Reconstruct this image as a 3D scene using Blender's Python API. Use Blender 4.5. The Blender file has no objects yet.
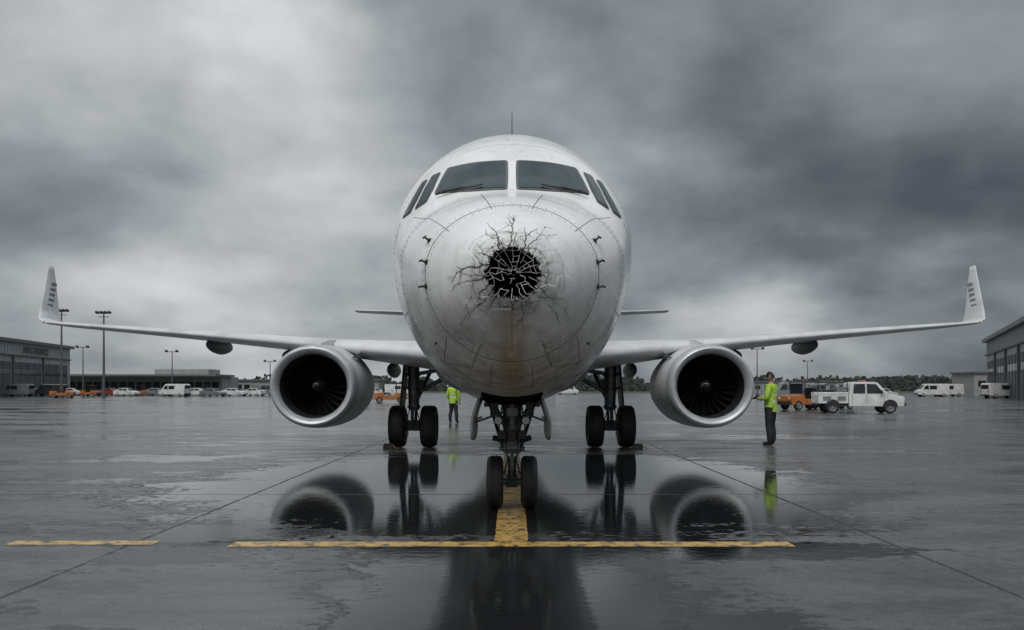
import bpy, bmesh, math, random
import numpy as np
from mathutils import Vector, Matrix, noise
random.seed(7)
rad=math.radians
S=bpy.context.scene
S.view_settings.view_transform='Standard'; S.view_settings.look='None'; S.view_settings.exposure=0

# ------------------------------------------------------------------ helpers
def link(o,parent=None):
    S.collection.objects.link(o)
    if parent is not None: o.parent=parent
    return o
def empty(name,loc=(0,0,0),rotz=0,scale=1):
    e=bpy.data.objects.new(name,None); e.empty_display_size=.3
    e.location=loc; e.rotation_euler=(0,0,rotz); e.scale=(scale,)*3
    S.collection.objects.link(e); return e
def mesh(name,vs,fs,mats,parent=None,smooth=False,mi=None,bevel=0):
    m=bpy.data.meshes.new(name); m.from_pydata([tuple(v) for v in vs],[],fs)
    if not isinstance(mats,(list,tuple)): mats=[mats]
    for k in mats: m.materials.append(k)
    if mi is not None: m.polygons.foreach_set('material_index',mi)
    if smooth: m.polygons.foreach_set('use_smooth',[True]*len(m.polygons))
    m.update()
    o=bpy.data.objects.new(name,m); link(o,parent)
    if bevel:
        b=o.modifiers.new('b','BEVEL'); b.width=bevel; b.segments=2; b.limit_method='ANGLE'
    return o
class Geo:
    def __init__(s): s.v=[];s.f=[];s.m=[]
    def add(s,vs,fs,mi=0):
        n=len(s.v); s.v+= [tuple(v) for v in vs]; s.f+=[tuple(i+n for i in f) for f in fs]; s.m+=[mi]*len(fs)
    def box(s,c,d,mi=0,rot=None):
        x,y,z=d[0]/2,d[1]/2,d[2]/2
        vs=[Vector(p) for p in [(-x,-y,-z),(x,-y,-z),(x,y,-z),(-x,y,-z),(-x,-y,z),(x,-y,z),(x,y,z),(-x,y,z)]]
        if rot is not None: vs=[rot@v for v in vs]
        vs=[v+Vector(c) for v in vs]
        s.add(vs,[(0,3,2,1),(4,5,6,7),(0,1,5,4),(1,2,6,5),(2,3,7,6),(3,0,4,7)],mi)
    def tube(s,a,b,r0,r1=None,n=14,mi=0,cap=True):
        a=Vector(a);b=Vector(b); r1=r0 if r1 is None else r1
        d=(b-a).normalized(); u=d.orthogonal().normalized(); w=d.cross(u)
        vs=[]
        for p,r in ((a,r0),(b,r1)):
            for i in range(n):
                t=2*math.pi*i/n; vs.append(p+u*math.cos(t)*r+w*math.sin(t)*r)
        fs=[(i,(i+1)%n,n+(i+1)%n,n+i) for i in range(n)]
        if cap: fs+= [tuple(range(n-1,-1,-1)),tuple(range(n,2*n))]
        s.add(vs,fs,mi)
    def path(s,pts,r,n=8,mi=0):
        for a,b in zip(pts[:-1],pts[1:]): s.tube(a,b,r,r,n,mi)
    def lathe(s,c,prof,axis='X',n=40,mi=0,sx=1,sz=1,mfun=None):
        c=Vector(c); vs=[]
        for a,r in prof:
            for i in range(n):
                t=2*math.pi*i/n; p,q=r*math.cos(t)*sx,r*math.sin(t)*sz
                vs.append(c+(Vector((a,p,q)) if axis=='X' else Vector((p,a,q)) if axis=='Y' else Vector((p,q,a))))
        for k in range(len(prof)-1):
            mm=mi if mfun is None else mfun(k)
            s_f=[(k*n+i,k*n+(i+1)%n,(k+1)*n+(i+1)%n,(k+1)*n+i) for i in range(n)]
            if k==0: base=len(s.v); s.v+=[tuple(v) for v in vs]
            s.f+=[tuple(j+base for j in f) for f in s_f]; s.m+=[mm]*n
    def obj(s,name,mats,parent=None,smooth=False,bevel=0):
        o=mesh(name,s.v,s.f,mats,parent,smooth,s.m,bevel)
        if smooth:
            try: o.data.set_sharp_from_angle(angle=rad(38))
            except Exception: pass
        return o

def mat(name,col,rough=.5,metal=0,var=.12,scale=3,bump=0,bscale=40,coat=0,spec=None,dirt=None,dirtamt=0,rvar=.1):
    m=bpy.data.materials.new(name); m.use_nodes=True; N=m.node_tree.nodes; L=m.node_tree.links
    b=N['Principled BSDF']; b.inputs['Metallic'].default_value=metal
    tc=N.new('ShaderNodeTexCoord')
    n=N.new('ShaderNodeTexNoise'); n.inputs['Scale'].default_value=scale; n.inputs['Detail'].default_value=4
    L.new(tc.outputs['Object'],n.inputs['Vector'])
    r=N.new('ShaderNodeMapRange'); r.inputs[1].default_value=.3; r.inputs[2].default_value=.7
    r.inputs[3].default_value=1-var; r.inputs[4].default_value=1+var*.5
    L.new(n.outputs['Fac'],r.inputs[0])
    mx=N.new('ShaderNodeMix'); mx.data_type='RGBA'; mx.blend_type='MULTIPLY'; mx.inputs[0].default_value=1
    mx.inputs[6].default_value=(*col,1); L.new(r.outputs[0],mx.inputs[7])
    out=mx.outputs[2]
    if dirt is not None:
        n2=N.new('ShaderNodeTexNoise'); n2.inputs['Scale'].default_value=scale*.6; n2.inputs['Detail'].default_value=7; n2.inputs['Roughness'].default_value=.7
        L.new(tc.outputs['Object'],n2.inputs['Vector'])
        r2=N.new('ShaderNodeMapRange'); r2.inputs[1].default_value=.45; r2.inputs[2].default_value=.72; r2.inputs[4].default_value=dirtamt
        L.new(n2.outputs['Fac'],r2.inputs[0])
        m2=N.new('ShaderNodeMix'); m2.data_type='RGBA'; L.new(r2.outputs[0],m2.inputs[0]); L.new(out,m2.inputs[6]); m2.inputs[7].default_value=(*dirt,1); out=m2.outputs[2]
    L.new(out,b.inputs['Base Color'])
    rr=N.new('ShaderNodeMapRange'); rr.inputs[3].default_value=max(.02,rough-rvar*rough); rr.inputs[4].default_value=rough+rvar*rough*2
    L.new(n.outputs['Fac'],rr.inputs[0]); L.new(rr.outputs[0],b.inputs['Roughness'])
    b.inputs['Coat Weight'].default_value=coat
    if spec is not None: b.inputs['Specular IOR Level'].default_value=spec
    if bump:
        nb=N.new('ShaderNodeTexNoise'); nb.inputs['Scale'].default_value=bscale; nb.inputs['Detail'].default_value=3
        L.new(tc.outputs['Object'],nb.inputs['Vector'])
        bp=N.new('ShaderNodeBump'); bp.inputs['Strength'].default_value=bump; bp.inputs['Distance'].default_value=.02
        L.new(nb.outputs['Fac'],bp.inputs['Height']); L.new(bp.outputs[0],b.inputs['Normal'])
    return m

M_wing=mat('wing_paint',(.62,.63,.64),.35,0,.1,1.2,dirt=(.25,.24,.22),dirtamt=.55)
M_nac=mat('nacelle_paint',(.62,.63,.64),.35,0,.12,1.5,dirt=(.26,.25,.23),dirtamt=.65)
M_lip=mat('brushed_lip',(.50,.51,.52),.40,.35,.15,4,dirt=(.3,.3,.3),dirtamt=.4)
M_rub=mat('tyre_rubber',(.02,.02,.021),.6,0,.3,12,.2,60)
M_hub=mat('wheel_hub',(.20,.20,.21),.5,.3,.3,10)
M_gear=mat('gear_metal',(.17,.175,.18),.42,.4,.35,9,dirt=(.03,.027,.024),dirtamt=.9)
M_geard=mat('gear_dark',(.03,.03,.032),.5,.2,.3,9)
M_chrome=mat('oleo_chrome',(.6,.6,.6),.15,1,.1,5)
M_door=mat('gear_door_paint',(.33,.33,.33),.45,0,.2,4,dirt=(.08,.075,.07),dirtamt=.8)
M_duct=mat('inlet_duct',(.030,.032,.035),.5,.3,.2,5)
M_fan=mat('fan_blade',(.032,.034,.037),.42,.7,.2,5)
M_black=mat('black_cavity',(.006,.006,.006),.9,0,.2,5,spec=.1)
M_white=mat('spinner_mark',(.35,.35,.35),.5,0,.05)
M_glass=mat('cockpit_glass',(.020,.036,.044),.05,0,.2,2,spec=.6)
M_frame=mat('window_frame',(.13,.13,.13),.45,.3,.3,8)
M_seam=mat('panel_seam',(.10,.10,.10),.6,0,.3,10)
M_crack=mat('crack_dark',(.03,.028,.026),.7,0,.3,20)
M_chip=mat('torn_composite',(.42,.42,.40),.7,0,.4,30)
M_web=mat('glass_fibre_web',(.62,.62,.60),.6,0,.3,30)
M_pit=mat('probe_dark',(.05,.05,.05),.4,.6,.2,9)
M_carglass=mat('vehicle_glass',(.02,.025,.03),.07,0,.1,3)
M_carwhite=mat('vehicle_white',(.66,.66,.65),.35,0,.1,2,coat=.3,dirt=(.22,.20,.17),dirtamt=.5)
M_cargrey=mat('vehicle_grey',(.2,.21,.22),.3,.2,.1,2,coat=.4)
M_cardark=mat('vehicle_dark',(.03,.032,.036),.3,.1,.1,2,coat=.4)
M_carred=mat('vehicle_red',(.25,.04,.03),.35,0,.1,2,coat=.4)
M_orange=mat('vehicle_orange',(.45,.15,.035),.45,0,.15,3,dirt=(.08,.06,.05),dirtamt=.6)
M_yel=mat('vehicle_yellow',(.55,.36,.05),.4,0,.15,3)
M_lamp=mat('lamp_lens',(.6,.6,.55),.1,0,.05)
M_red=mat('tail_lamp',(.4,.02,.02),.2,0,.05)
M_steel=mat('galvanised_steel',(.13,.135,.14),.5,.4,.2,4)
M_cladL=mat('cladding_light',(.33,.36,.38),.5,0,.12,.4)
M_cladD=mat('cladding_dark',(.09,.10,.115),.5,0,.2,.5)
M_roof=mat('roof_metal',(.15,.16,.17),.45,.2,.15,.5)
M_conc=mat('concrete_wall',(.30,.30,.29),.8,0,.15,.6)
M_fair=mat('fairing_grey',(.12,.125,.13),.4)

# ------------------------------------------------------------------ world
SUN_EL,SUN_AZ=52,200
w=bpy.data.worlds.new('World'); S.world=w; w.use_nodes=True
try: w.cycles.sampling_method='MANUAL'; w.cycles.sample_map_resolution=256
except Exception: pass
N=w.node_tree.nodes; L=w.node_tree.links; N.clear()
out=N.new('ShaderNodeOutputWorld')
sky=N.new('ShaderNodeTexSky'); sky.sky_type='NISHITA'; sky.sun_disc=False; sky.sun_elevation=rad(SUN_EL); sky.sun_rotation=rad(SUN_AZ); sky.air_density=1; sky.dust_density=4
bg1=N.new('ShaderNodeBackground'); bg1.inputs[1].default_value=.06; L.new(sky.outputs[0],bg1.inputs[0])
tc=N.new('ShaderNodeTexCoord'); G=tc.outputs['Generated']
def MA(op,a,b=None,c=None,clamp=False):
    n=N.new('ShaderNodeMath'); n.operation=op; n.use_clamp=clamp
    for i,x in enumerate((a,b,c)):
        if x is None: continue
        if isinstance(x,(int,float)): n.inputs[i].default_value=x
        else: L.new(x,n.inputs[i])
    return n.outputs[0]
sep=N.new('ShaderNodeSeparateXYZ'); L.new(G,sep.inputs[0])
zz=MA('ADD',MA('ABSOLUTE',sep.outputs[2]),.62)
vm=N.new('ShaderNodeVectorMath'); vm.operation='DIVIDE'; L.new(G,vm.inputs[0])
cb=N.new('ShaderNodeCombineXYZ'); [L.new(zz,cb.inputs[i]) for i in range(3)]; L.new(cb.outputs[0],vm.inputs[1])
mp=N.new('ShaderNodeMapping'); mp.inputs['Location'].default_value=(1.1,4.2,2.4); mp.inputs['Scale'].default_value=(1.0,1.0,1.9)
mp.inputs['Rotation'].default_value=(0,rad(-12),0)
L.new(vm.outputs[0],mp.inputs[0])
def NO(scale,det,rough,dist,vec=mp.outputs[0]):
    n=N.new('ShaderNodeTexNoise'); n.inputs['Scale'].default_value=scale; n.inputs['Detail'].default_value=det
    n.inputs['Roughness'].default_value=rough; n.inputs['Distortion'].default_value=dist; L.new(vec,n.inputs['Vector']); return n.outputs['Fac']
n1=NO(2.1,8,.50,.15); n2=NO(6.0,4,.5,.1)
nw=N.new('ShaderNodeTexNoise'); nw.inputs['Scale'].default_value=3.2; nw.inputs['Detail'].default_value=4; L.new(G,nw.inputs['Vector'])
ws=N.new('ShaderNodeVectorMath'); ws.operation='SUBTRACT'; L.new(nw.outputs['Color'],ws.inputs[0]); ws.inputs[1].default_value=(.5,.5,.5)
wsc=N.new('ShaderNodeVectorMath'); wsc.operation='SCALE'; L.new(ws.outputs[0],wsc.inputs[0]); wsc.inputs['Scale'].default_value=.5
wad=N.new('ShaderNodeVectorMath'); wad.operation='ADD'; L.new(G,wad.inputs[0]); L.new(wsc.outputs[0],wad.inputs[1])
def blob(d,k,amp,sq=(1,1,1)):
    d=Vector(d).normalized()
    s=N.new('ShaderNodeVectorMath'); s.operation='SUBTRACT'; L.new(wad.outputs[0],s.inputs[0]); s.inputs[1].default_value=d
    m=N.new('ShaderNodeVectorMath'); m.operation='MULTIPLY'; L.new(s.outputs[0],m.inputs[0]); m.inputs[1].default_value=sq
    q=N.new('ShaderNodeVectorMath'); q.operation='DOT_PRODUCT'; L.new(m.outputs[0],q.inputs[0]); L.new(m.outputs[0],q.inputs[1])
    return MA('MULTIPLY',MA('EXPONENT',MA('MULTIPLY',q.outputs['Value'],-k)),amp)
v=MA('ADD',MA('MULTIPLY',MA('SUBTRACT',n1,.5),1.45),MA('MULTIPLY',MA('SUBTRACT',n2,.5),.30))
v=MA('ADD',v,.43)
for b in [((-.33,1,.44),30,.30),((-.24,1,.20),16,.22),((.09,1,.32),34,.32),((.42,1,.40),20,.20),((-.62,1,.48),60,.25),
          ((-.52,1,.33),24,-.26),((.17,1,.50),26,-.22),((.46,1,.18),13,-.38,(.75,1,2.2)),((-.08,1,.52),40,-.16),
          ((-.5,1,.05),12,.20,(.7,1,2.6)),((.35,1,.03),12,.14,(.6,1,4))]:
    v=MA('ADD',v,blob(*b))
cr=N.new('ShaderNodeValToRGB'); e=cr.color_ramp.elements
e[0].position=.0; e[0].color=(.075,.089,.104,1); e[1].position=1; e[1].color=(.74,.755,.76,1)
x=e.new(.25); x.color=(.135,.155,.172,1); x=e.new(.52); x.color=(.285,.312,.330,1); x=e.new(.78); x.color=(.51,.535,.55,1)
L.new(v,cr.inputs[0])
zb=N.new('ShaderNodeMapRange'); zb.interpolation_type='SMOOTHSTEP'; zb.inputs[1].default_value=.5; zb.inputs[2].default_value=.95; zb.inputs[3].default_value=1; zb.inputs[4].default_value=2.8; L.new(sep.outputs[2],zb.inputs[0])
yb=N.new('ShaderNodeMapRange'); yb.interpolation_type='SMOOTHSTEP'; yb.inputs[1].default_value=.3; yb.inputs[2].default_value=-.7; yb.inputs[3].default_value=1; yb.inputs[4].default_value=1.7; L.new(sep.outputs[1],yb.inputs[0])
bg2=N.new('ShaderNodeBackground'); L.new(cr.outputs[0],bg2.inputs[0]); L.new(MA('MULTIPLY',zb.outputs[0],yb.outputs[0]),bg2.inputs[1])
ms=N.new('ShaderNodeMixShader'); ms.inputs[0].default_value=.95; L.new(bg1.outputs[0],ms.inputs[1]); L.new(bg2.outputs[0],ms.inputs[2]); L.new(ms.outputs[0],out.inputs[0])

sd=bpy.data.lights.new('sun','SUN'); sd.energy=1.4; sd.angle=rad(22); sd.color=(1,.97,.93)
so=bpy.data.objects.new('sun',sd); link(so)
dirv=Vector((math.sin(rad(SUN_AZ))*math.cos(rad(SUN_EL)),math.cos(rad(SUN_AZ))*math.cos(rad(SUN_EL)),math.sin(rad(SUN_EL))))
so.rotation_euler=dirv.to_track_quat('Z','Y').to_euler()

# ------------------------------------------------------------------ camera
cd=bpy.data.cameras.new('camera'); co=bpy.data.objects.new('camera',cd); link(co)
co.location=(0,0,1.5); co.rotation_euler=(rad(90),0,0); cd.sensor_width=36; cd.lens=36*780/1024; cd.shift_y=73/1024
cd.clip_end=8000; cd.clip_start=.05; S.camera=co

# ------------------------------------------------------------------ ground
def ground_mat():
    m=bpy.data.materials.new('wet_apron'); m.use_nodes=True; N=m.node_tree.nodes; L=m.node_tree.links; b=N['Principled BSDF']
    g=N.new('ShaderNodeNewGeometry'); P=g.outputs['Position']
    def MA(op,a,b=None,clamp=False):
        n=N.new('ShaderNodeMath'); n.operation=op; n.use_clamp=clamp
        for i,x in enumerate((a,b)):
            if x is None: continue
            if isinstance(x,(int,float)): n.inputs[i].default_value=x
            else: L.new(x,n.inputs[i])
        return n.outputs[0]
    def NO(sx,sy,det,ro,dist=0):
        mp=N.new('ShaderNodeMapping'); mp.inputs['Scale'].default_value=(sx,sy,1); L.new(P,mp.inputs[0])
        n=N.new('ShaderNodeTexNoise'); n.inputs['Scale'].default_value=1; n.inputs['Detail'].default_value=det; n.inputs['Roughness'].default_value=ro; n.inputs['Distortion'].default_value=dist
        L.new(mp.outputs[0],n.inputs['Vector']); return n.outputs['Fac']
    def MR(x,a,b_,c,d,sm=True):
        r=N.new('ShaderNodeMapRange'); r.interpolation_type='SMOOTHSTEP' if sm else 'LINEAR'
        for i,q in enumerate((a,b_,c,d)): r.inputs[i+1].default_value=q
        L.new(x,r.inputs[0]); return r.outputs[0]
    def EL(cx,cy,rx,ry):
        ex=MA('POWER',MA('DIVIDE',MA('SUBTRACT',X,cx),rx),2); ey=MA('POWER',MA('DIVIDE',MA('SUBTRACT',Y,cy),ry),2); return MA('SQRT',MA('ADD',ex,ey))
    s=N.new('ShaderNodeSeparateXYZ'); L.new(P,s.inputs[0]); X,Y=s.outputs[0],s.outputs[1]
    big=NO(.10,.24,6,.6,.4); mid=NO(.5,1.2,7,.64,.3); fine=NO(7,11,5,.65); grit=NO(60,60,3,.65)
    el=MA('MINIMUM',MA('MINIMUM',EL(0,12.8,5.3,5.7),EL(1.3,7.25,2.7,.5)),EL(0,5.6,1.25,2.4))
    el=MA('ADD',el,MA('ADD',MA('MULTIPLY',MA('SUBTRACT',mid,.5),1.1),MA('MULTIPLY',MA('SUBTRACT',fine,.5),.75)))
    pud=MR(el,.94,1.05,1,0)
    pud2=MR(MA('ADD',MA('ADD',big,MA('MULTIPLY',MA('SUBTRACT',mid,.5),.6)),MA('MULTIPLY',MA('SUBTRACT',fine,.5),.25)),.53,.585,0,1)
    wet=MA('MAXIMUM',pud,MA('MULTIPLY',pud2,.8))
    def joint(c,off,sp,wd):
        f=MA('ABSOLUTE',MA('SUBTRACT',MA('FRACT',MA('DIVIDE',MA('ADD',c,off),sp)),.5))
        return MR(f,.5-wd/sp,.5-wd/sp*.5,0,1)
    wob=MA('ADD',MA('MULTIPLY',MA('SUBTRACT',mid,.5),.06),MA('MULTIPLY',MA('SUBTRACT',fine,.5),.03))
    j=MA('MAXIMUM',joint(MA('ADD',X,wob),3.65+100*7.3,7.3,.026),MA('MULTIPLY',joint(MA('ADD',Y,wob),2.2+100*6.6,6.6,.026),.8))
    j=MA('MULTIPLY',j,MR(fine,.36,.5,.25,1))
    c=N.new('ShaderNodeValToRGB'); e=c.color_ramp.elements; e[0].position=.38; e[0].color=(.028,.029,.031,1); e[1].position=.63; e[1].color=(.165,.167,.17,1)
    L.new(MA('ADD',MA('MULTIPLY',mid,.42),MA('ADD',MA('MULTIPLY',fine,.24),MA('MULTIPLY',grit,.34))),c.inputs[0])
    d=N.new('ShaderNodeMix'); d.data_type='RGBA'; L.new(wet,d.inputs[0]); L.new(c.outputs[0],d.inputs[6]); d.inputs[7].default_value=(.014,.015,.016,1)
    d2=N.new('ShaderNodeMix'); d2.data_type='RGBA'; L.new(MA('MULTIPLY',j,.8),d2.inputs[0]); L.new(d.outputs[2],d2.inputs[6]); d2.inputs[7].default_value=(.012,.012,.012,1)
    L.new(d2.outputs[2],b.inputs['Base Color'])
    strk=NO(.28,2.6,6,.68,.2)
    dry=MR(MA('ADD',MA('MULTIPLY',mid,.35),MA('ADD',MA('MULTIPLY',strk,.40),MA('MULTIPLY',fine,.25))),.40,.60,.07,.40)
    ro=N.new('ShaderNodeMix'); L.new(wet,ro.inputs[0]); L.new(dry,ro.inputs[2]); ro.inputs[3].default_value=.02
    ro2=N.new('ShaderNodeMix'); L.new(j,ro2.inputs[0]); L.new(ro.outputs[0],ro2.inputs[2]); ro2.inputs[3].default_value=.5
    L.new(ro2.outputs[0],b.inputs['Roughness']); b.inputs['IOR'].default_value=1.45
    rip=NO(6,11,4,.6,.5)
    h=MA('ADD',MA('MULTIPLY',MA('ADD',MA('MULTIPLY',grit,.0040),MA('MULTIPLY',fine,.008)),MA('SUBTRACT',1.02,wet)),MA('MULTIPLY',rip,.0012))
    h=MA('SUBTRACT',h,MA('MULTIPLY',j,.004))
    bp=N.new('ShaderNodeBump'); bp.inputs['Strength'].default_value=.8; bp.inputs['Distance'].default_value=1; L.new(h,bp.inputs['Height']); L.new(bp.outputs[0],b.inputs['Normal'])
    return m
M_ground=ground_mat()
mesh('ground',[(-3000,-60,0),(3000,-60,0),(3000,6000,0),(-3000,6000,0)],[(0,1,2,3)],M_ground)
M_grass=mat('grass_field_mat',(.05,.062,.025),.9,0,.4,.05)
mesh('grass_field',[(-1500,230,.03),(1500,230,.03),(1500,5000,.03),(-1500,5000,.03)],[(0,1,2,3)],M_grass)

def line_mat():
    m=bpy.data.materials.new('worn_yellow_paint'); m.use_nodes=True; N=m.node_tree.nodes; L=m.node_tree.links; b=N['Principled BSDF']
    tc=N.new('ShaderNodeTexCoord'); n=N.new('ShaderNodeTexNoise'); n.inputs['Scale'].default_value=7; n.inputs['Detail'].default_value=9; n.inputs['Roughness'].default_value=.78
    L.new(tc.outputs['Object'],n.inputs['Vector']); r=N.new('ShaderNodeValToRGB'); e=r.color_ramp.elements
    e[0].position=.42; e[0].color=(.06,.055,.045,1); e[1].position=.50; e[1].color=(.50,.31,.085,1); x=e.new(.70); x.color=(.66,.46,.19,1)
    L.new(n.outputs['Fac'],r.inputs[0]); L.new(r.outputs[0],b.inputs['Base Color']); b.inputs['Roughness'].default_value=.30; b.inputs['Specular IOR Level'].default_value=.4
    bp=N.new('ShaderNodeBump'); bp.inputs['Strength'].default_value=.4; bp.inputs['Distance'].default_value=.01; L.new(n.outputs['Fac'],bp.inputs['Height']); L.new(bp.outputs[0],b.inputs['Normal'])
    return m
M_line=line_mat()
g=Geo()
def rect(x0,x1,y0,y1,z=.004,jx=False):
    nx=max(2,int((x1-x0)/.05)); ny=max(2,int((y1-y0)/.05))
    vs=[];jt=.012
    for j in range(ny+1):
        for i in range(nx+1):
            x=x0+(x1-x0)*i/nx; y=y0+(y1-y0)*j/ny
            if i in (0,nx) and jx: x+=jt*noise.noise(Vector((x*3,y*9,1)))
            if j in (0,ny) and not jx: y+=jt*noise.noise(Vector((x*9,y*3,4)))
            vs.append((x,y,z))
    g.add(vs,[(j*(nx+1)+i,j*(nx+1)+i+1,(j+1)*(nx+1)+i+1,(j+1)*(nx+1)+i) for j in range(ny) for i in range(nx)])
rect(-2.69,2.68,7.36,7.60); rect(-.171,.161,7.62,11.9,jx=True); rect(-4.85,-3.44,7.45,7.64)
rect(-.171,.161,14,40,jx=True)
g.obj('yellow_ground_marking',M_line)

# ------------------------------------------------------------------ fuselage definition
ST=[(7.0,0,2.54,2.54,2.54),(7.05,.215,2.745,2.335,2.54),(7.3,.50,3.00,2.06,2.56),(7.7,.80,3.27,1.82,2.63),(8.2,1.06,3.51,1.62,2.76),
(8.7,1.25,3.70,1.48,2.90),(9.05,1.35,3.98,1.40,3.03),(9.4,1.43,4.26,1.345,3.15),(10.0,1.53,4.68,1.285,3.30),(10.8,1.575,4.99,1.26,3.38),(11.6,1.585,5.06,1.255,3.40),
(14,1.585,5.07,1.255,3.4),(28,1.585,5.07,1.26,3.4),(32,1.48,5.03,1.6,3.5),(36,1.08,4.98,2.5,3.85),(39.5,.55,4.85,3.55,4.25),(41,.2,4.7,4.2,4.45)]
A=np.array(ST); U=np.sqrt(A[:,0]-7)
def pchip(x,y,xi):
    h=np.diff(x); d=np.diff(y)/h; m=np.zeros(len(x)); m[0]=d[0]; m[-1]=d[-1]
    for i in range(1,len(x)-1):
        if d[i-1]*d[i]>0:
            w1=2*h[i]+h[i-1]; w2=h[i]+2*h[i-1]; m[i]=(w1+w2)/(w1/d[i-1]+w2/d[i])
    k=np.clip(np.searchsorted(x,xi)-1,0,len(h)-1); t=(xi-x[k])/h[k]
    return (2*t**3-3*t**2+1)*y[k]+(t**3-2*t**2+t)*h[k]*m[k]+(-2*t**3+3*t**2)*y[k+1]+(t**3-t**2)*h[k]*m[k+1]
UG=np.linspace(0,U[-1],6000); TAB=[pchip(U,A[:,i],UG) for i in range(1,5)]; UG_STEP=UG[1]
TL=[list(map(float,t)) for t in TAB]
def prof(y):
    u=math.sqrt(max(y-7,0))/UG_STEP; i=min(int(u),5998); f=min(u-i,1)
    return [t[i]*(1-f)+t[i+1]*f for t in TL]
def F(x,y,z):
    w,zt,zb,zc=prof(y); w=max(w,1e-4); h=max((zt-zc) if z>zc else (zc-zb),1e-4)
    return (x/w)**2+((z-zc)/h)**2
def nrm(x,y,z):
    e=.004
    return Vector((F(x+e,y,z)-F(x-e,y,z),F(x,y+e,z)-F(x,max(y-e,7.0005),z),F(x,y,z+e)-F(x,y,z-e))).normalized()
HX,HZ=.01,2.545
def dent(x,z):
    r=math.hypot(x-HX,z-HZ)
    d2=0
    for (dx,dz,dr,da) in ((-.42,1.98,.14,.03),(.34,1.93,.13,.03),(-.05,2.06,.16,.02)):
        q=math.hypot(x-dx,z-dz)/dr
        if q<1: d2+=da*(1-q*q)**2
    if r>.62: return d2
    k=(1-r/.62)**1.1
    v=noise.noise(Vector((x*7,z*7,3)))*.5+.5
    v2=noise.cell(Vector((x*9+noise.noise(Vector((x*6,z*6,0)))*1.5,z*9,1)))
    return k*(v*.07+v2*.018)+d2
def front(x,z,off=0,de=True):
    a,b=7.0001,12.5
    for _ in range(26):
        m=(a+b)/2
        if F(x,m,z)<=1: b=m
        else: a=m
    n=nrm(x,b,z); p=Vector((x,b,z))+n*off
    if de: p.y+=dent(x,z)
    return p,n
def side(s,y,z,off=0):
    w,zt,zb,zc=prof(y); h=(zt-zc) if z>zc else (zc-zb)
    x=s*w*math.sqrt(max(1-((z-zc)/h)**2,0)); n=nrm(x,y,z)
    return Vector((x,y,z))+n*off,n
def belly(x,y,off=0):
    w,zt,zb,zc=prof(y); z=zc-(zc-zb)*math.sqrt(max(1-(x/w)**2,0)); n=nrm(x,y,z)
    return Vector((x,y,z))+n*off,n

plane=empty('airliner',(0,0,0))

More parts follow.
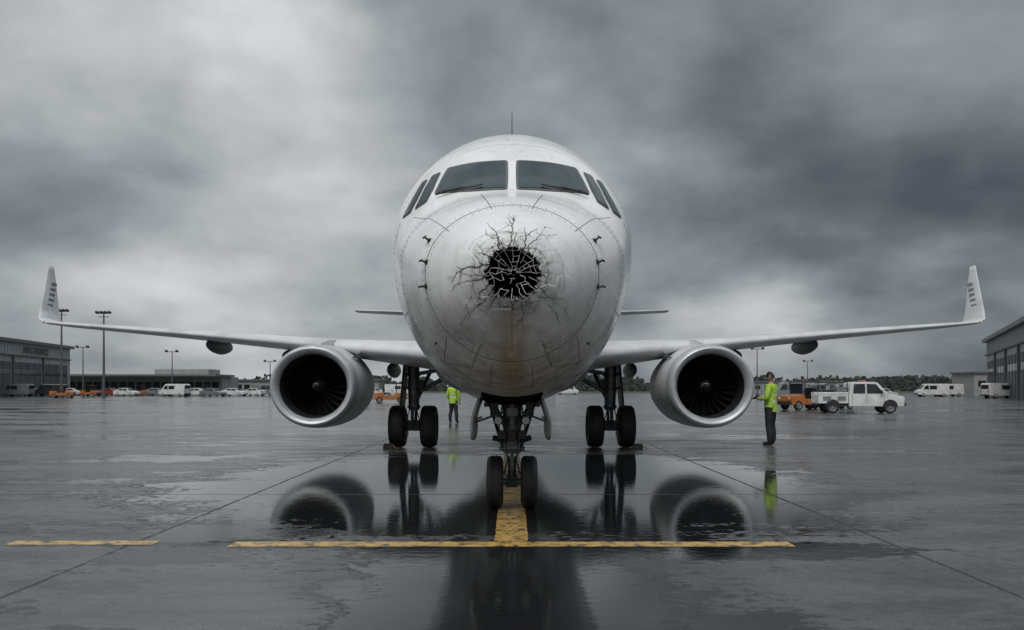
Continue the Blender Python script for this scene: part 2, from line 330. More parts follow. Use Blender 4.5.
def hull_mat():
    m=bpy.data.materials.new('fuselage_paint'); m.use_nodes=True; N=m.node_tree.nodes; L=m.node_tree.links; b=N['Principled BSDF']
    tc=N.new('ShaderNodeTexCoord'); P=tc.outputs['Object']
    def MA(op,a,b=None):
        n=N.new('ShaderNodeMath'); n.operation=op
        for i,x in enumerate((a,b)):
            if x is None: continue
            if isinstance(x,(int,float)): n.inputs[i].default_value=x
            else: L.new(x,n.inputs[i])
        return n.outputs[0]
    def NO(sc,det,ro,vec=P,scale3=None):
        if scale3:
            mp=N.new('ShaderNodeMapping'); mp.inputs['Scale'].default_value=scale3; L.new(P,mp.inputs[0]); vec=mp.outputs[0]
        n=N.new('ShaderNodeTexNoise'); n.inputs['Scale'].default_value=sc; n.inputs['Detail'].default_value=det; n.inputs['Roughness'].default_value=ro
        L.new(vec,n.inputs['Vector']); return n.outputs['Fac']
    def MR(x,a,b_,c,d):
        r=N.new('ShaderNodeMapRange'); r.interpolation_type='SMOOTHSTEP'
        for i,q in enumerate((a,b_,c,d)): r.inputs[i+1].default_value=q
        L.new(x,r.inputs[0]); return r.outputs[0]
    s=N.new('ShaderNodeSeparateXYZ'); L.new(P,s.inputs[0]); X,Y,Z=s.outputs
    a=NO(1.1,6,.6); f=NO(14,6,.7); st=NO(1,6,.65,scale3=(7,7,.7)); sp=NO(55,3,.5)
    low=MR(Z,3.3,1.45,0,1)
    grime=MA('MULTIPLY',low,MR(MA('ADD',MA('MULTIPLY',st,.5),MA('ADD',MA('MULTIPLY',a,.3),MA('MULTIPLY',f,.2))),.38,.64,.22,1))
    dx=MA('SUBTRACT',X,HX); dz=MA('SUBTRACT',Z,HZ); r=MA('SQRT',MA('ADD',MA('MULTIPLY',dx,dx),MA('MULTIPLY',dz,dz)))
    near=MR(MA('ADD',r,MA('MULTIPLY',MA('SUBTRACT',f,.5),.45)),.26,.48,1,0)
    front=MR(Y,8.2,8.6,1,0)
    hole_smudge=MA('MULTIPLY',MA('MULTIPLY',near,front),.38)  # dark noisy smudge around the nose hole
    chips=MA('MULTIPLY',MR(sp,.64,.69,0,1),MA('MULTIPLY',MR(Z,3.3,1.8,.15,1),MR(f,.45,.6,0,1)))
    seam=MR(MA('ABSOLUTE',MA('SUBTRACT',MA('FRACT',MA('DIVIDE',MA('ADD',Y,.35),1.27)),.5)),.4955,.4975,0,1)
    seam=MA('MULTIPLY',seam,MR(Y,8.5,8.6,0,1))
    c=N.new('ShaderNodeMix'); c.data_type='RGBA'; c.inputs[6].default_value=(.84,.84,.83,1); c.inputs[7].default_value=(.70,.70,.69,1); L.new(MR(a,.35,.7,0,1),c.inputs[0])
    def mix(fac,src,col):
        k=N.new('ShaderNodeMix'); k.data_type='RGBA'; L.new(fac,k.inputs[0]); L.new(src,k.inputs[6]); k.inputs[7].default_value=(*col,1); return k.outputs[2]
    o=mix(MA('MULTIPLY',MR(Y,7.815,7.825,1,0),.18),c.outputs[2],(.54,.54,.53))
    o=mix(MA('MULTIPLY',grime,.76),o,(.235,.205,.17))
    o=mix(MA('MULTIPLY',MR(MA('ABSOLUTE',X),.03,.20,1,0),MA('MULTIPLY',MA('MULTIPLY',low,front),.6)),o,(.26,.165,.09))  # tan reflection painted into the colour along the lower centreline
    o=mix(MA('MULTIPLY',MR(st,.52,.78,0,1),.36),o,(.31,.295,.27))
    o=mix(hole_smudge,o,(.12,.115,.11)); o=mix(MA('MULTIPLY',chips,.75),o,(.12,.11,.10)); o=mix(MA('MULTIPLY',seam,.7),o,(.13,.13,.13))
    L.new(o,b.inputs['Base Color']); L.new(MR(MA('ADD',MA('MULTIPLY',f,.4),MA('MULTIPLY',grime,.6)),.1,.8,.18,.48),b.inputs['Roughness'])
    b.inputs['Coat Weight'].default_value=.3; b.inputs['Coat Roughness'].default_value=.12
    bp=N.new('ShaderNodeBump'); bp.inputs['Strength'].default_value=.5; bp.inputs['Distance'].default_value=.03
    wv=NO(2.6,3,.5); L.new(MA('ADD',MA('MULTIPLY',wv,.6),MA('ADD',MA('MULTIPLY',f,.03),MA('MULTIPLY',MR(seam,0,1,0,1),-.1))),bp.inputs['Height']); L.new(bp.outputs[0],b.inputs['Normal'])
    return m
M_hull=hull_mat()
us=list(np.linspace(.06,.80,110))+list(np.linspace(.81,2.15,90)[1:])
ys=[7+u*u for u in us]+list(np.linspace(12,28,14))+list(np.linspace(28.6,41,26))
NS=300; vs=[];fs=[]
for y in ys:
    w_,zt,zb,zc=prof(y)
    for i in range(NS):
        t=2*math.pi*i/NS; x=w_*math.sin(t); cz=math.cos(t); z=zc+(zt-zc)*cz if cz>0 else zc+(zc-zb)*cz
        yy=y+(dent(x,z) if y<7.9 else 0); vs.append((x,yy,z))
def holeR(th):
    return .258*(1+.07*noise.noise(Vector((math.cos(th)*2.2,math.sin(th)*2.2,5)))+.10*noise.noise(Vector((math.cos(th)*7,math.sin(th)*7,9)))+.09*noise.noise(Vector((math.cos(th)*20,math.sin(th)*20,2))))*(1-.07*abs(math.sin(th)))
for k in range(len(ys)-1):
    for i in range(NS):
        q=(k*NS+i,k*NS+(i+1)%NS,(k+1)*NS+(i+1)%NS,(k+1)*NS+i)
        if ys[k]<7.3:
            cx=sum(vs[j][0] for j in q)/4-HX; cz=sum(vs[j][2] for j in q)/4-HZ
            if math.hypot(cx,cz)<holeR(math.atan2(cz,cx)): continue
        fs.append(q)
fs.append(tuple((len(ys)-1)*NS+i for i in range(NS)))
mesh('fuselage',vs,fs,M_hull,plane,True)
g=Geo(); vs=[]
rings=[7.16,7.3,7.5,7.7,7.9]
for y in rings:
    w_,zt,zb,zc=prof(y)
    for i in range(48):
        t=2*math.pi*i/48; cz=math.cos(t); h=(zt-zc) if cz>0 else (zc-zb)
        vs.append((w_*.92*math.sin(t),y+.12,zc+h*.92*cz))
f2=[(k*48+i,k*48+(i+1)%48,(k+1)*48+(i+1)%48,(k+1)*48+i) for k in range(4) for i in range(48)]+[tuple(4*48+i for i in range(48))]
g.add(vs,f2,0)  # black liner added so the hole stays dark inside
g.lathe((0,7.75,2.45),[(.0,.0),(.0,.12),(-.02,.22),(.02,.24),(.05,.1),(.25,.06)],'Y',32,0)
g.obj('radome_interior',[M_black,M_geard],plane,True)

def ribbon(G_,pts,ws,mi=0):
    vs=[]
    n=len(pts)
    for i,(p,nn) in enumerate(pts):
        a=pts[max(i-1,0)][0]; b=pts[min(i+1,n-1)][0]; t=(b-a)
        if t.length<1e-7: t=Vector((1,0,0))
        sd=t.normalized().cross(nn).normalized()*ws[i]/2
        vs+= [p+sd,p-sd]
    G_.add(vs,[(2*i,2*i+1,2*i+3,2*i+2) for i in range(n-1)],mi)
# cracks
g=Geo()
def crack(x,z,ang,ln,w0,depth=0):
    pts=[];ws=[]; n=max(4,int(ln/.018)); st=ln/n
    for i in range(n+1):
        pts.append(front(x,z,.0050+.0006*depth)); f=i/n; ws.append(w0*(1-f)**.8*(.45+1.1*random.random())+.0010)
        if depth<2 and i>1 and random.random()<.12: crack(x,z,ang+random.choice([-1,1])*random.uniform(.5,1.2),ln*random.uniform(.2,.45),w0*.6,depth+1)
        a2=ang+random.uniform(-.7,.7); ang+=random.uniform(-.13,.13); x+=math.cos(a2)*st; z+=math.sin(a2)*st
    if len(pts)>2: ribbon(g,pts,ws)
NC=26
for k in range(NC):
    th=2*math.pi*k/NC+random.uniform(-.1,.1); r=holeR(th)*.97
    up=math.cos(th-rad(118)); left=math.cos(th-rad(190))
    ln=.05+.14*random.random()+.24*max(up,0)*random.random()+.16*max(left,0)*random.random()
    if k in (4,7,9,12,16,21,24): ln+=.17
    crack(HX+r*math.cos(th),HZ+r*math.sin(th),th+random.uniform(-.25,.25),ln,.0105 if random.random()<.4 else .0055)
for (r,a0,a1,w) in [(.305,85,185,.005),(.32,-40,50,.005),(.40,60,140,.004),(.385,165,250,.004),(.31,-110,-50,.005),(.47,-20,60,.004),(.47,95,150,.0035),(.37,255,310,.004),(.44,200,250,.003)]:
    pts=[];ws=[]
    for i in range(24):
        a=rad(a0+(a1-a0)*i/23); rr=r*(1+.10*noise.noise(Vector((math.cos(a)*5,math.sin(a)*5,r*20)))); pts.append(front(HX+rr*math.cos(a),HZ+rr*math.sin(a),.0070)); ws.append(w*(.3+random.random()*.9))
    ribbon(g,pts,ws)
for pth in ([(-.36,2.36),(-.43,2.27),(-.41,2.2),(-.52,2.1)],[(.33,2.28),(.41,2.22),(.47,2.1)],[(-.5,2.0),(-.44,1.97),(-.37,2.0)],[(.28,1.96),(.35,1.9),(.43,1.93)]):
    pts=[];ws=[]
    for a,b in zip(pth[:-1],pth[1:]):
        for i in range(7): f=i/7; pts.append(front(a[0]+(b[0]-a[0])*f+random.uniform(-.006,.006),a[1]+(b[1]-a[1])*f+random.uniform(-.006,.006),.005)); ws.append(.005*random.uniform(.3,1.3))
    ribbon(g,pts,ws)
g.obj('cracks',M_crack,plane)
g=Geo()
for k in range(130):
    th=2*math.pi*k/130+random.uniform(-.03,.03); r=holeR(th); l=random.uniform(.004,.022)*(1.9 if random.random()<.15 else 1); wd=random.uniform(.006,.018)
    p0,_=front(HX+(r+.008)*math.cos(th-wd/r/1.4),HZ+(r+.008)*math.sin(th-wd/r/1.4),.003); p1,_=front(HX+(r+.008)*math.cos(th+wd/r/1.4),HZ+(r+.008)*math.sin(th+wd/r/1.4),.003)
    tip=Vector((HX+(r-l)*math.cos(th+random.uniform(-.08,.08)),(p0.y+p1.y)/2+random.uniform(-.02,.03),HZ+(r-l)*math.sin(th)))
    g.add([p0,p1,tip,tip+Vector((0,.004,0))],[(0,1,2),(0,3,1)],0 if random.random()<.5 else 1)
for k in range(40):
    th=random.uniform(0,6.283); r=holeR(th)*random.uniform(1.04,1.35); sz=random.uniform(.006,.018)
    c=Vector((HX+r*math.cos(th),0,HZ+r*math.sin(th))); a=random.uniform(0,6.28); P=[]
    for q in range(4): aa=a+q*1.57+random.uniform(-.4,.4); P.append(front(c.x+sz*math.cos(aa),c.z+sz*.8*math.sin(aa),.008+random.uniform(0,.010))[0])
    g.add(P,[(0,1,2,3)],random.choice([0,0,1]))
cx,cz=HX+.005,HZ+.02
webp={}
nr=20; fr=[.10,.26,.44,.62,.81,1.02]
for k in range(nr):
    for j,f in enumerate(fr):
        th=2*math.pi*(k+random.uniform(-.30,.30))/nr; R=holeR(th); f_=f*(1+random.uniform(-.12,.12)) if j<5 else 1.02
        x=cx+(HX+R*math.cos(th)-cx)*f_; z=cz+(HZ+R*math.sin(th)-cz)*f_
        webp[k,j]=Vector((x,7.09+.07*(1-f)+random.uniform(-.015,.015)+dent(x,z)*.6,z))
for k in range(nr):
    th=2*math.pi*k/nr; low=math.sin(th)<-.25
    for j in range(5):
        if low and j<4 and random.random()<.62: continue
        if random.random()<.86: g.tube(webp[k,j],webp[k,j+1],random.uniform(.0018,.0036),random.uniform(.0014,.0028),5,2)
    for j in range(5):
        if low and random.random()<.70: continue
        if random.random()<.66: g.tube(webp[k,j],webp[(k+1)%nr,j],random.uniform(.0014,.0030),None,5,2)
g.obj('torn_radome_edge',[M_chip,M_crack,M_web],plane)

# seams & fasteners
g=Geo()
def ringline(y,t0,t1,w,n=90,off=.003):
    pts=[];ws=[]
    w_,zt,zb,zc=prof(y)
    for i in range(n+1):
        t=rad(t0+(t1-t0)*i/n); x=w_*math.sin(t); cz=math.cos(t); z=zc+((zt-zc) if cz>0 else (zc-zb))*cz; nn=nrm(x,y,z); pts.append((Vector((x,y,z))+nn*off,nn)); ws.append(w)
    ribbon(g,pts,ws)
def frontline(P,w,n=20,off=.003):
    pts=[]
    for a,b in zip(P[:-1],P[1:]):
        for i in range(n): f=i/n; pts.append(front(a[0]+(b[0]-a[0])*f,a[1]+(b[1]-a[1])*f,off))
    pts.append(front(*P[-1],off)); ribbon(g,pts,[w]*len(pts))
ringline(7.82,-180,180,.010)
ringline(8.62,-128,-38,.008); ringline(8.62,38,128,.008); ringline(8.62,140,220,.008)
ringline(9.25,70,290,.007)
frontline([(-.20,3.28),(-.34,3.64)],.007); frontline([(.20,3.28),(.34,3.64)],.007)
frontline([(0,2.2),(0,1.86)],.004)
for s in (-1,1):
    frontline([(s*.3,1.93),(s*.42,1.72),(s*.75,1.78),(s*.66,2.02)],.006)
    frontline([(s*.55,1.60),(s*.85,1.68),(s*1.05,1.95),(s*1.16,2.3)],.006)
    frontline([(s*.62,3.05),(s*.9,3.35),(s*1.12,3.45)],.005)
    frontline([(s*.2,1.74),(s*.24,1.5)],.005)
    pts=[side(s,8.7+.05*i*.9,2.35,.003) for i in range(60)]; ribbon(g,pts,[.006]*60)
    pts=[side(s,9.9+.05*i*.9,3.45,.003) for i in range(60)]; ribbon(g,pts,[.006]*60)
    c=[(10.75,2.5),(11.55,2.5),(11.55,4.15),(10.75,4.15),(10.75,2.5)]
    pts=[]
    for a,b in zip(c[:-1],c[1:]):
        for i in range(12): f=i/12; pts.append(side(s,a[0]+(b[0]-a[0])*f,a[1]+(b[1]-a[1])*f,.004))
    ribbon(g,pts+[pts[0]],[.014]*(len(pts)+1))
g.obj('panel_seams',M_seam,plane)
g=Geo()
for y,cnt in ((7.76,64),(7.88,64),(8.57,90),(8.67,90),(9.2,100),(9.3,100)):
    w_,zt,zb,zc=prof(y)
    for i in range(cnt):
        t=2*math.pi*i/cnt; x=w_*math.sin(t); cz=math.cos(t); z=zc+((zt-zc) if cz>0 else (zc-zb))*cz
        if y>8.5 and z>3.45: continue
        nn=nrm(x,y,z); p=Vector((x,y,z)); g.tube(p-nn*.002,p+nn*.003,.0065,.005,6)
g.obj('fasteners',M_seam,plane)

def rounded(poly,r=.18,n=6):
    out=[];m=len(poly)
    for i in range(m):
        p=Vector(poly[i]);a=Vector(poly[i-1]);b=Vector(poly[(i+1)%m])
        rr=r*min((a-p).length,(b-p).length)
        A_=p+(a-p).normalized()*rr;B_=p+(b-p).normalized()*rr
        for k in range(n+1):
            t=k/n; out.append((1-t)**2*A_+2*t*(1-t)*p+t*t*B_)
        for k in range(1,8): out.append(B_+( (b+(p-b).normalized()*r*min((b-p).length,(Vector(poly[(i+2)%m])-b).length)) -B_)*k/8)
    return out
def patch(G_,proj,poly,off,grow=0,rings=8,mi=0,r=.18):
    o=rounded(poly,r); c=sum(o,Vector((0,0)))/len(o); n=len(o); vs=[]
    o=[p+(p-c).normalized()*grow for p in o]
    vs.append(proj(c[0],c[1],off)[0])
    for k in range(1,rings+1):
        for p in o: q=c+(p-c)*k/rings; vs.append(proj(q[0],q[1],off)[0])
    for p in o: vs.append(proj(p[0],p[1],-.01)[0])
    fs=[(0,1+i,1+(i+1)%n) for i in range(n)]
    for k in range(rings): fs+=[(1+k*n+i,1+(k+1)*n+i,1+(k+1)*n+(i+1)%n,1+k*n+(i+1)%n) for i in range(n)]
    G_.add(vs,fs,mi)
gf=Geo();gg=Geo()
fr_=lambda x,z,o: front(x,z,o,False)
for s in (-1,1):
    P=[(s*.075,3.735),(s*.075,4.21),(s*.76,4.17),(s*.88,3.76)]
    patch(gf,fr_,P,.010,.030,mi=0,r=.09); patch(gg,fr_,P,.016,0,r=.09)
    P=[(s*.985,3.66),(s*.875,4.12),(s*.975,4.09),(s*1.12,3.58)]
    patch(gf,fr_,P,.010,.018,r=.14); patch(gg,fr_,P,.016,0,r=.14)
    P=[(s*1.18,3.56),(s*1.04,4.05),(s*1.10,4.03),(s*1.29,3.52)]
    patch(gf,fr_,P,.010,.015,r=.16); patch(gg,fr_,P,.016,0,r=.16)
    sf=lambda y,z,o,s=s: side(s,y,z,o)
    for i in range(27):
        y=12.2+i*.78
        if y>32: break
        P=[(y,3.48),(y+.24,3.48),(y+.24,3.84),(y,3.84)]
        patch(gf,sf,P,.006,.03,3,r=.4); patch(gg,sf,P,.010,0,3,r=.4)
gf.obj('window_frames',M_frame,plane,True); gg.obj('window_glass',M_glass,plane,True)
g=Geo()
for s in (-1,1):
    pts=[front(s*x,z,.035,False)[0] for x,z in ((.80,3.74),(.6,3.745),(.42,3.76),(.33,3.785))]
    g.path(pts,.008,6)
    pts=[front(s*x,z,.04,False)[0] for x,z in ((.86,3.69),(.72,3.72),(.55,3.75))]; g.path(pts,.012,6)
g.obj('wipers',M_pit,plane)
g=Geo()
for s in (-1,1):
    for x,z in ((.84,3.00),(.855,2.76),(.86,2.52)):
        p,n=front(s*x,z); g.tube(p-n*.02,p+n*.010,.034,.028,12); g.tube(p,p+n*.06,.013,.010,8); q=p+n*.06; g.tube(q+Vector((s*.02,.03,0)),q+Vector((-s*.02,-.08,0)),.011,.005,8)
    p,n=front(s*.80,1.98); g.tube(p,p+n*.03,.012,.012,8)
g.obj('pitot_probes',M_pit,plane)
g=Geo()
g.add([(-.012,11.4,4.95),(.012,11.4,4.95),(.012,11.75,4.95),(-.012,11.75,4.95),(-.006,11.62,5.60),(.006,11.62,5.60),(.006,11.72,5.60),(-.006,11.72,5.60)],[(0,1,5,4),(1,2,6,5),(2,3,7,6),(3,0,4,7),(4,5,6,7)])
g.obj('antenna',M_geard,plane)

# ------------------------------------------------------------------ wings
def section(n=18):
    t=[.5*(1-math.cos(math.pi*i/n)) for i in range(n+1)]
    th=lambda x:5*(.2969*math.sqrt(x)-.126*x-.3516*x*x+.2843*x**3-.1036*x**4)
    up=[(x,th(x)) for x in t[::-1]]; lo=[(x,-th(x)*.75) for x in t[1:-1]]
    return up+lo
SEC=section()
def loft(name,sts,m,parent,s=1,sub=6):
    out=[]
    for a,b in zip(sts[:-1],sts[1:]):
        for k in range(sub): f=k/sub; out.append([a[i]+(b[i]-a[i])*f for i in range(6)])
    out.append(list(sts[-1])); n=len(SEC); vs=[];fs=[]
    for (x,y,z,c,t,ca) in out:
        nx,nz=-math.sin(rad(ca)),math.cos(rad(ca))
        for (u,h) in SEC: vs.append((s*(x+nx*h*t*c),y+u*c,z+nz*h*t*c))
    for k in range(len(out)-1): fs+=[(k*n+i,k*n+(i+1)%n,(k+1)*n+(i+1)%n,(k+1)*n+i) for i in range(n)]
    fs.append(tuple((len(out)-1)*n+i for i in range(n))); fs.append(tuple(i for i in range(n)))
    return mesh(name,vs,fs,m,parent,True)
WS=[(1.0,16.2,2.12,6.2,.14,6),(2.6,17.4,2.30,4.9,.135,6),(4.4,18.65,2.50,3.9,.12,6),(9,21.6,3.0,2.8,.11,6),(14.4,25.0,3.55,1.75,.10,6),(15.35,25.6,3.66,1.5,.09,16),
    (15.78,26.0,3.80,1.35,.085,42),(15.93,26.3,4.10,1.15,.08,74),(16.13,26.9,4.95,.75,.08,80),(16.34,27.5,5.82,.34,.08,80)]
for s,nm in ((-1,'wing_starboard'),(1,'wing_port')):
    loft(nm,WS,M_wing,plane,s)
    loft('stabiliser',[(.3,34.6,4.75,3.2,.1,4),(7.7,38.2,5.30,1.3,.09,4)],M_wing,plane,s,2)
    g=Geo()
    for X_,Y_,Z_,l,r in ((3.2,21.2,1.98,2.2,.17),(6.0,21.6,2.33,2.5,.20),(8.5,22.7,2.72,2.1,.2)):
        g.lathe((s*X_,Y_,Z_),[(l*(i/12-.5),r*math.sin(math.pi*max(i/12,.0))**.6*(1.0) if 0<i<12 else .001) for i in range(13)],'Y',16,0,.75,1.25)
    g.obj('flap_fairings',M_fair,plane,True)
    g=Geo()
    for k in range(5):
        z0=4.35+.20*k; xx=15.95+(z0-4.15)*.235; yl=26.35+(z0-4.15)*.70
        p=[(s*(xx-.058),yl+.28,z0-.05),(s*(xx-.052),yl+.60,z0-.05),(s*(xx-.042),yl+.62,z0+.05),(s*(xx-.048),yl+.30,z0+.05)]
        g.add(p,[(0,1,2,3)])
    g.obj('winglet_marking',M_cargrey,plane)
    g=Geo(); g.lathe((s*15.4,25.62,3.68),[(-.05,.001),(-.03,.04),(.05,.05),(.2,.03)],'Y',10,0); g.obj('nav_light',M_lamp,plane,True)
loft('fin',[(0,32.5,4.8,6.0,.1,90),(0,34.5,6.2,4.4,.1,90),(0,38.3,10.3,2.3,.09,90)],M_hull,plane,1,2)
g=Geo(); vs=[]
for i in range(25):
    f=i/24; y=14.6+9.6*f; k=math.sin(math.pi*min(max(f,.001),.999))**.45
    for j in range(40):
        t=2*math.pi*j/40; vs.append((1.85*k*math.sin(t),y,1.95+.72*k*math.cos(t)*(1 if math.cos(t)<0 else .9)))
g.add(vs,[(i*40+j,i*40+(j+1)%40,(i+1)*40+(j+1)%40,(i+1)*40+j) for i in range(24) for j in range(40)])
g.obj('belly_fairing',M_door,plane,True)

# ------------------------------------------------------------------ engines
for s in (-1,1):
    cx_,cy_,cz_=s*4.37,17.0,1.54
    pr=[(.95,.715),(.6,.71),(.35,.72),(.15,.745),(.05,.79),(.008,.84),(0,.87),(.012,.895),(.05,.925),(.12,.948),(.22,.965),(.235,.966),(.5,.985),(.9,1.0),(1.5,1.005),(2.1,.98),(2.7,.90),(3.1,.80),(3.12,.77),(2.6,.75),(2.2,.5)]
    g=Geo(); g.lathe((cx_,cy_,cz_),pr,'Y',96,0,1.0,.95,mfun=lambda k:2 if k<3 else (1 if k<10 else (0 if k<17 else 2)))
    g.lathe((cx_,cy_,cz_),[(2.3,.55),(3.1,.5),(3.6,.4),(3.62,.36),(3.2,.3),(3.7,.26),(4.2,.03)],'Y',40,3)
    for yy,rr in ((.9,1.0),(1.9,.9885)):
        g.lathe((cx_,cy_,cz_),[(yy-.008,rr+.004),(yy+.008,rr+.004)],'Y',96,4,1,.95)
    g.lathe((cx_,cy_,cz_),[(.225,.9665),(.238,.9675)],'Y',96,4,1.0035,.9533)
    g.obj('engine_nacelle',[M_nac,M_lip,M_duct,M_gear,M_seam],plane,True)
    g=Geo(); c=Vector((cx_,cy_+.72,cz_))
    g.lathe(c,[(.22,.74),(.22,.0)],'Y',48,1,1,.95)
    for b in range(24):
        a0=2*math.pi*b/24; vs=[]
        for k in range(9):
            f=k/8; r=.17+.535*f; tw=rad(25+38*f); ch=.10+.075*f; sw=.10*f*f
            for q in (-1,0,1):
                t=a0+sw+q*ch*math.sin(tw)/r*.62; vs.append((c.x+r*math.cos(t),c.y+q*ch*math.cos(tw)+(.012 if q==0 else 0),c.z+r*math.sin(t)*.95))
        g.add(vs,[(k*3+i,k*3+i+1,k*3+i+4,k*3+i+3) for k in range(8) for i in range(2)],0)
    g.lathe(c,[(-.32,.001),(-.29,.035),(-.2,.09),(-.08,.15),(.05,.19),(.12,.2)],'Y',32,1,1,.95)
    pts=[];ws=[]
    for i in range(22):
        f=i/21; t=f*2.4+1; r=.05+.06*f; y=c.y-.27+.12*f-.014; pts.append((Vector((c.x+r*math.cos(t),y,c.z+r*math.sin(t)*.95)),Vector((math.cos(t)*.5,-1,math.sin(t)*.5)).normalized())); ws.append(.008+.014*math.sin(math.pi*f))
    ribbon(g,pts,ws,2)
    g.obj('engine_fan',[M_fan,M_duct,M_white],plane,True)
    g=Geo(); vs=[]
    for yy,zt,zb,hw in ((17.7,2.50,2.3,.03),(18.2,2.62,2.3,.13),(18.8,2.66,2.2,.17),(20.0,2.6,1.9,.17),(21.4,2.4,2.2,.05)):
        vs+=[(cx_-hw,yy,zb),(cx_+hw,yy,zb),(cx_+hw*.7,yy,zt),(cx_-hw*.7,yy,zt)]
    g.add(vs,[(4*k+i,4*k+(i+1)%4,4*k+4+(i+1)%4,4*k+4+i) for k in range(4) for i in range(4)]+[(0,1,2,3)])
    g.obj('pylon',M_nac,plane,True)
    g=Geo(); xx=cx_-s*.74; g.add([(xx,17.6,2.18),(xx-s*.02,18.6,2.2),(xx-s*.20,18.6,2.40),(xx-s*.12,18.1,2.33)],[(0,1,2,3)]); g.obj('nacelle_strake',M_nac,plane)

# ------------------------------------------------------------------ landing gear
def wheel(g,c,R,W,rubber=0,hub=1):
    w2=W/2
    g.lathe(c,[(-w2*.55,R*.52),(-w2*.85,R*.60),(-w2,R*.78),(-w2*.93,R*.90),(-w2*.72,R*.975),(-w2*.45,R),(-w2*.42,R*.985),(-w2*.36,R*.985),(-w2*.33,R),(-.012,R),(-.01,R*.985),(.01,R*.985),(.012,R),(w2*.33,R),(w2*.36,R*.985),(w2*.42,R*.985),(w2*.45,R),(w2*.72,R*.975),(w2*.93,R*.90),(w2,R*.78),(w2*.85,R*.60),(w2*.55,R*.52)],'X',56,rubber)
    g.lathe(c,[(-w2*.5,.001),(-w2*.5,R*.15),(-w2*.75,R*.17),(-w2*.7,R*.3),(-w2*.4,R*.34),(-w2*.4,R*.46),(-w2*.75,R*.5),(-w2*.7,R*.55),(w2*.7,R*.55),(w2*.75,R*.5),(w2*.4,R*.46),(w2*.4,R*.34),(w2*.7,R*.3),(w2*.75,R*.17),(w2*.5,R*.15),(w2*.5,.001)],'X',32,hub)
for s in (-1,1):
    g=Geo(); wheel(g,(s*2.10,19.8,.53),.53,.40); wheel(g,(s*2.89,19.8,.53),.53,.40); g.obj('main_gear_wheels',[M_rub,M_hub],plane,True)
    g=Geo()
    g.tube((s*2.0,19.8,.53),(s*2.95,19.8,.53),.07); g.tube((s*2.485,19.8,.45),(s*2.485,19.78,1.0),.085,mi=2); g.tube((s*2.485,19.78,.95),(s*2.485,19.7,2.35),.14,.15)
    for z in (1.0,1.45,1.8): g.tube((s*2.485,19.78,z),(s*2.485,19.78,z+.06),.17)
    g.tube((s*2.45,19.75,1.35),(s*1.35,19.6,1.95),.055); g.tube((s*2.45,19.75,1.85),(s*1.5,19.5,2.0),.05); g.tube((s*2.45,19.75,1.1),(s*2.1,20.8,2.1),.05)
    g.path([(s*2.485,19.62,1.0),(s*2.485,19.38,.80),(s*2.485,19.62,.56)],.04); g.box((s*2.485,19.8,.55),(.3,.3,.26),1)
    g.box((s*2.25,19.8,.53),(.12,.5,.5),1); g.box((s*2.72,19.8,.53),(.12,.5,.5),1)
    g.path([(s*2.40,19.6,2.2),(s*2.36,19.6,1.4),(s*2.38,19.58,.9),(s*2.3,19.6,.6)],.014,6,1); g.path([(s*2.56,19.6,2.2),(s*2.6,19.6,1.4),(s*2.58,19.58,.9),(s*2.7,19.6,.6)],.014,6,1)
    g.box((s*2.30,19.62,1.62),(.14,.12,.2),1)
    g.obj('main_gear_leg',[M_gear,M_geard,M_chrome],plane,True,)
    g=Geo(); g.box((s*2.73,19.75,1.55),(.035,.85,1.15),0,Matrix.Rotation(s*rad(-5),3,'Y')); g.box((s*2.62,19.75,1.5),(.2,.05,.05),0); g.box((s*2.62,19.75,1.85),(.2,.05,.05),0)
    g.obj('main_gear_door',M_geard,plane,bevel=.01)
g=Geo(); wheel(g,(-.212,9.8,.325),.325,.205); wheel(g,(.212,9.8,.325),.325,.205); g.obj('nose_gear_wheels',[M_rub,M_hub],plane,True)
g=Geo()
g.tube((-.24,9.8,.325),(.24,9.8,.325),.04); g.tube((0,9.8,.28),(0,9.83,.72),.052,mi=2); g.tube((0,9.82,.68),(0,9.88,1.40),.085,.095)
for z,r in ((.68,.105),(.80,.13),(.98,.115),(1.12,.12)): g.tube((0,9.83,z),(0,9.83,z+.045),r)
g.path([(0,9.68,.72),(0,9.56,.54),(0,9.72,.37)],.028); g.box((0,9.8,.33),(.14,.14,.14),1)
for s in (-1,1):
    g.tube((s*.05,9.80,.95),(s*.26,9.75,1.36),.030); g.tube((s*.09,9.78,.84),(s*.23,9.72,.88),.035,mi=1); g.tube((s*.06,9.85,.9),(s*.12,10.9,1.36),.035)
    g.lathe((s*.17,9.62,1.10),[(-.05,.001),(-.05,.052),(.0,.058),(.07,.045),(.1,.02)],'Y',18,1); g.lathe((s*.17,9.615,1.10),[(-.052,.001),(-.052,.045)],'Y',18,3)
    g.tube((s*.17,9.66,1.10),(0,9.82,1.10),.02); g.path([(s*.07,9.72,1.33),(s*.10,9.70,1.05),(s*.085,9.70,.8),(s*.05,9.70,.62),(s*.1,9.75,.42)],.010,6,1)
    g.path([(s*.12,9.74,1.33),(s*.16,9.68,1.0),(s*.10,9.72,.75)],.008,6,1); g.box((s*.13,9.74,.92),(.09,.12,.1),1)
    g.box((s*.31,9.8,1.30),(.05,1.0,.05),1); g.tube((s*.10,9.9,.70),(s*.3,10.2,1.32),.022,mi=1); g.box((s*.22,9.7,1.24),(.10,.14,.16),1)
g.box((0,9.70,.90),(.10,.08,.14),1); g.box((0,9.72,1.20),(.14,.10,.10),0)
g.tube((-.16,9.80,.74),(.16,9.80,.74),.028); g.box((0,9.72,.76),(.20,.05,.05),0)
g.obj('nose_gear_leg',[M_gear,M_geard,M_chrome,M_lamp],plane,True)
g=Geo()
